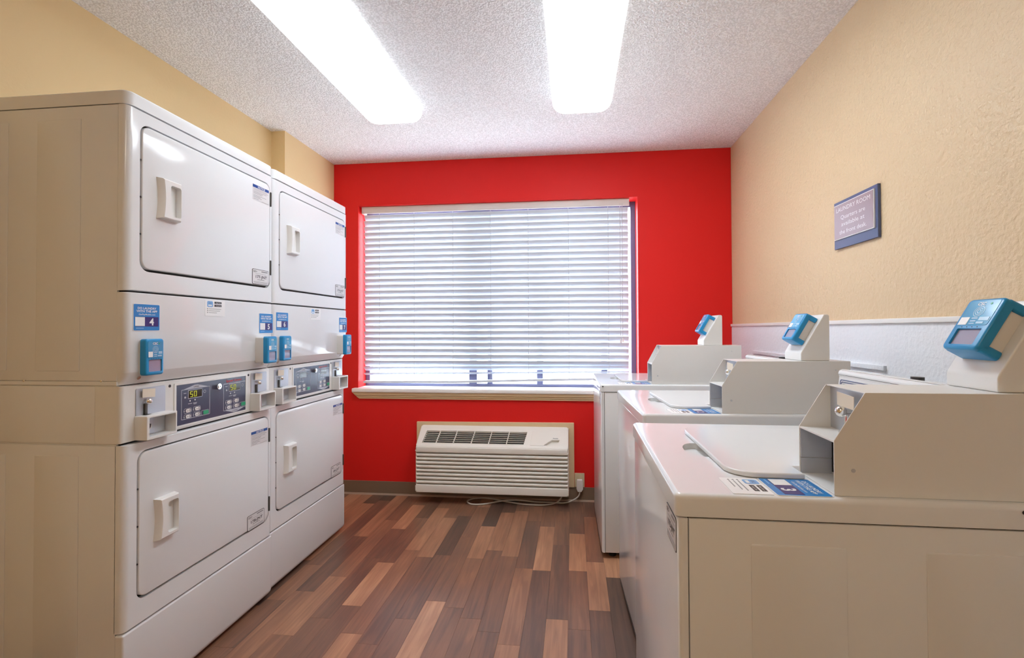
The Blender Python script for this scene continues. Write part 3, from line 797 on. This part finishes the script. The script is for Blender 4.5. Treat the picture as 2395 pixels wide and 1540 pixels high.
    m = MB().ball((xa+.042, yq+.002, zs+.043), .010, CHROME).cyl(G, -yq-.002, zs+.043, .005, 0, .014, CHROME, 12)
    m.rbox(G, -yq-.007, -yq+.003, zs+.004, zs+.037, 0, .010, CHROME, R=.002, ru=.001).rbox(G, -yq-.012, -yq+.016, zs+.0005, zs+.005, 0, .018, CHROME, R=.002, ru=.001)
    m.build('slide_lock', cc)
    MB().cyl(FmY(ya), xa+.031, za+.045, .0035, 0, .0012, GALV, 12).cyl(FmY(ya), xe-.05, zt_-.03, .002, 0, .001, GALV, 8).build('case_screw', cc)
    # reader pedestal on the case
    bx0, by0, by1 = .545, .034, .150
    P = Fr((0, by0, 0), (1, 0, 0), (0, 0, 1), (0, 1, 0))
    z0 = zt_+.0003
    pd = MB().prism(P, [(bx0, z0), (bx0+.097, z0), (bx0+.097, z0+.156), (bx0+.092, z0+.161), (bx0+.078, z0+.161), (bx0+.002, z0+.030), (bx0, z0+.024)], 0, by1-by0, STEEL_W).build('reader_pedestal', t, bevel=.003, seg=3)
    sl = V((.076, 0, .131)).normalized(); nn = V((-sl.z, 0, sl.x))
    G = Fr((bx0+.002, 0, z0+.030), (0, -1, 0), sl, nn)
    u0, u1, v0, v1 = -by1+.020, -by0-.020, .026, .134
    bxk = MB().rbox(G, u0+.002, u1-.002, v0+.008, v1-.012, 0, .030, STEEL_W, R=.010, ru=.003).build('card_reader', t)
    w, h = u1-u0, v1-v0
    wn = rrect(u0+w*.14, u1-w*.14, v0+h*.09, v0+h*.40, .002, 2)
    m = MB().rbox(G, u0-.003, u1+.003, v0, v1, .026, .043, BLUE, R=.010, ru=.005, holes=[wn], hd=.037, hm=BLUE)
    m.rbox(G, u0-.003, u1+.003, v0, v0+.018, .002, .035, BLUE, R=.006, ru=.003).rbox(G, u0-.003, u1+.003, v1-.018, v1, .002, .035, BLUE, R=.006, ru=.003)
    m.build('bezel', bxk)
    MB().prism(G, rrect(u0+w*.14, u1-w*.14, v0+h*.09, v0+h*.40), .0372, .0392, SCREEN).build('screen', bxk)
    m = MB(); e = .043
    m.prism(G, rrect(u0+w*.06, u1-w*.06, v0+h*.46, v1-h*.05, .004, 3), e-.001, e+.0006, BLUEF)
    m.text(G, 'CSC', u0+w*.46, v1-h*.15, h*.085, e+.0012, WHITE, bold=.02)
    m.cyl(G, u0+w*.72, v1-h*.12, w*.03, e, e+.001, GREEN, 10)
    for r_ in (.15, .10, .055):
        m.prism(G, circ(u0+w*.5, v1-h*.27, w*r_, 18), e, e+.001, BLUEL, holes=[circ(u0+w*.5, v1-h*.27, w*(r_-.018), 18)])
    m.quad(G, u0+w*.08, u0+w*.34, v0+h*.47, v0+h*.62, e+.001, WHITE)
    for a, b, c_, dd in ((.40, .58, .585, .61), (.62, .90, .55, .62), (.40, .56, .53, .555), (.60, .80, .49, .53), (.40, .56, .485, .505)):
        m.quad(G, u0+w*a, u0+w*b, v0+h*c_, v0+h*dd, e+.001, BLUEL)
    for a in (.25, .4, .55, .7): m.cyl(G, u0+w*a, v0+h*.43, w*.012, e-.002, e+.0006, BLACK, 8)
    m.build('face_print', bxk)
    # stickers on the deck
    T = FZt(.9262)
    app_sticker(T, -.106, -.008, .172, .266, num, .0008, parent=t)
    info_sticker(T, -.102, -.010, .098, .168, .0008, parent=t)
    for x_ in (.06, .64):
        for y_ in (.05, .605):
            MB().cyl(FZ(0), x_, y_, .020, 0, .014, BLACK, 12).cyl(FZ(0), x_, y_, .007, .014, .05, CHROME, 8).build('foot', t)
    MB().box((-.0, .03, .020), (.69, .625, .034), BLACK).build('base_frame', t)
    ORG = None
washer(.184, .8717, -.0097, '3', '175-JNT', 'nearest white top-load coin washer with sticker 3, its side panel filling the lower right', .181)
washer(.2443, 1.6795, .045, '2', '174-JNT', 'middle white top-load coin washer of the row along the right wall', .181)
washer(.1465, 2.562, .0171, '1', '173-JNT', 'farthest white top-load coin washer, standing beside the window and red wall', .181, .025)

# ------------------------------------------------------------------ wall sign
sg = thing('wall_sign', (RX, 1.951, 1.64), 'blue and mauve laundry room notice sign on the beige right wall', 'sign'); ORG = V(sg.location)
F = FmX(RX-.001)
MB().rbox(F, -2.092, -1.809, 1.546, 1.738, 0, .010, SIGNB, ru=.001, n=1).build('backing', sg)
G = FmX(RX-.011)
MB().rbox(G, -2.082, -1.823, 1.582, 1.724, 0, .005, WHITE, ru=.0006, n=1).build('border', sg)
G = FmX(RX-.016)
MB().rbox(G, -2.079, -1.826, 1.585, 1.721, 0, .0012, SIGNF, ru=.0003, n=1).build('face', sg)
G = FmX(RX-.0174); yc = -1.9525
m = MB()
m.text(G, 'LAUNDRY ROOM', yc, 1.6925, .024, 0, WHITE, width=.222)
m.text(G, 'Quarters are', yc, 1.659, .0235, 0, WHITE, width=.160)
m.text(G, 'available at', yc, 1.631, .0235, 0, WHITE, width=.152)
m.text(G, 'the front desk.', yc, 1.600, .0235, 0, WHITE, width=.178)
m.build('lettering', sg)
ORG = None

# cable channel on the wall panel behind the washers
ch = MB().rbox(FmX(RX-.006), -3.0, -1.783, 1.070, 1.088, 0, .010, FRP, ru=.002).box((RX-.0155, 1.7815, 1.0705), (RX-.0062, 1.7832, 1.0875), GALV).build('cable_channel')
ch['label'] = 'white horizontal cable channel on the white wall panel behind the washers'; ch['category'] = 'cable channel'

# ------------------------------------------------------------------ wall air conditioner
ac = thing('wall_air_conditioner', (-.57, D-.09, .085), 'off-white wall air conditioner with ribbed front below the window', 'air conditioner'); ORG = V(ac.location)
ax0, ax1 = -1.107, -.034
yF = D-.170
F = Fr((ax0, 0, 0), (0, -1, 0), (0, 0, 1), (1, 0, 0))   # u=-y
def yy(y): return -y
prof = [(yy(D), .085), (yy(yF+.012), .083), (yy(yF), .096), (yy(yF), .132), (yy(yF+.032), .132), (yy(yF+.032), .372), (yy(yF), .372), (yy(yF), .380), (yy(yF+.020), .380), (yy(D-.03), .500), (yy(D), .500)]
MB().prism(F, prof, .001, ax1-ax0-.001, ACPL).build('cabinet', ac, bevel=.002)
for xa_, xb_ in ((ax0, ax0+.010), (ax1-.010, ax1)):
    MB().prism(Fr((xa_, 0, 0), (0, -1, 0), (0, 0, 1), (1, 0, 0)), [(yy(D), .086), (yy(yF+.014), .086), (yy(yF+.010), .094), (yy(yF+.010), .381), (yy(yF+.014), .400), (yy(D-.028), .520), (yy(D), .520)], 0, xb_-xa_, ACPL).build('end_cap', ac, bevel=.005, seg=3)
gz = [.359, .331, .305, .278, .25, .224, .197, .17, .143]
for z0, z1 in zip(gz[1:], gz):
    MB().rbox(FmY(yF+.030), ax0+.004, ax1-.004, z0+.0045, z1-.0045, 0, .029, ACPL, ru=.009, rv=.008, n=5).build('louver', ac)
MB().rbox(FmY(yF+.018), ax0+.006, ax1-.006, .364, .404, 0, .0185, ACPL, ru=.008, rv=.006).build('front_rail', ac)
MB().rbox(FmY(yF+.018), ax0+.006, ax1-.006, .084, .139, 0, .0185, ACPL, ru=.008, rv=.006).build('front_rail', ac)
P0 = V((0, D-.03, .530)); P1 = V((0, D-.168, .405)); dv = (P0-P1).normalized(); nv = V((0, -dv.z, dv.y))
if nv.z < 0: nv = -nv
G = Fr(P0, (1, 0, 0), dv, nv)   # v = -s
SLn = (P1-P0).length
grille = [(-1.066, -.156), (-1.052, -.050), (-.325, -.050), (-.345, -.156)]
scoop = [(-.205, -.158), (-.176, -.132), (-.150, -.114), (-.098, -.114), (-.104, -.130), (-.125, -.146), (-.160, -.155)]
MB().rbox(G, ax0+.001, ax1-.001, -SLn-.002, .002, -.024, 0, ACPL, R=.020, ru=.008, holes=[grille, scoop], hd=-.022, hm=ACPL).build('top_panel', ac)
MB().prism(G, [(-1.064, -.154), (-1.051, -.052), (-.327, -.052), (-.346, -.154)], -.0218, -.020, DARK).build('vent_interior', ac)
for i_ in range(7):
    s_ = .056+.0158*i_
    q = (s_-.05)/.106
    MB().rbox(G, -1.052-.014*q+.001, -.325-.020*q-.001, -s_-.0015, -s_+.0015, -.009, -.002, ACPL, ru=.001, n=1).build('vent_blade', ac)
for x in (-.951, -.828, -.700, -.577, -.451):
    MB().prism(G, [(x-.017, -.155), (x-.012, -.155), (x+.002, -.0505), (x-.003, -.0505)], -.012, -.0005, ACPL).build('vent_divider', ac)
door_ = [(-.298, -.160), (-.207, -.160), (-.178, -.134), (-.151, -.112), (-.094, -.112), (-.084, -.038), (-.286, -.038)]
dd = MB().prism(G, door_, -.001, .0018, ACPL).build('control_door', ac, bevel=.0008)
MB().text(Fr(G.O+G.N*.0022, G.U, G.V, G.N), 'Amana', -.125, -.104, .013, 0, INK, bold=.02).build('maker_name', dd)
# power cord lying in a loop on the floor, up to the plug
pts = [(-.10, D-.055, .083), (-.085, 3.36, .045), (-.119, 3.33, .012), (-.2, 3.288, .006), (-.332, 3.285, .006), (-.46, 3.32, .006), (-.593, 3.375, .006), (-.671, 3.382, .006), (-.731, 3.352, .006), (-.75, 3.302, .006), (-.712, 3.256, .006), (-.64, 3.258, .006), (-.576, 3.290, .007), (-.49, 3.325, .013), (-.4, 3.345, .013), (-.276, 3.34, .006), (-.154, 3.33, .009), (-.065, 3.335, .008), (-.01, 3.355, .02), (.03, 3.363, .045), (.041, 3.366, .075)]
def smooth_pts(P, n=6):
    P = [V(p) for p in P]; out = []
    for i in range(len(P)-1):
        p0, p1, p2, p3 = P[max(i-1, 0)], P[i], P[i+1], P[min(i+2, len(P)-1)]
        for k in range(n):
            t = k/n; out.append(.5*((2*p1)+(p2-p0)*t+(2*p0-5*p1+4*p2-p3)*t*t+(3*p1-p0-3*p2+p3)*t**3))
    return out+[P[-1]]
cd = MB().tube(smooth_pts(pts), .0052, CORDW, 8).build('power_cord', ac)
F = FmY(D-.010)
MB().prism(F, [(.027, .078), (.053, .078), (.064, .098), (.064, .150), (.058, .160), (.024, .160), (.018, .150), (.018, .098)], 0, .034, PLASTIC).build('plug', ac, bevel=.003)
ORG = None
ou = thing('wall_outlet', (.040, D, .145), 'small ivory wall outlet beside the wall air conditioner', 'outlet'); ORG = V(ou.location)
MB().rbox(FmY(D), .006, .075, .1015, .199, 0, .007, OUTM, R=.003, ru=.002).build('cover_plate', ou)
MB().rbox(FmY(D-.007), .024, .056, .155, .190, 0, .002, OUTM, R=.008, ru=.001).build('socket', ou)
ORG = None
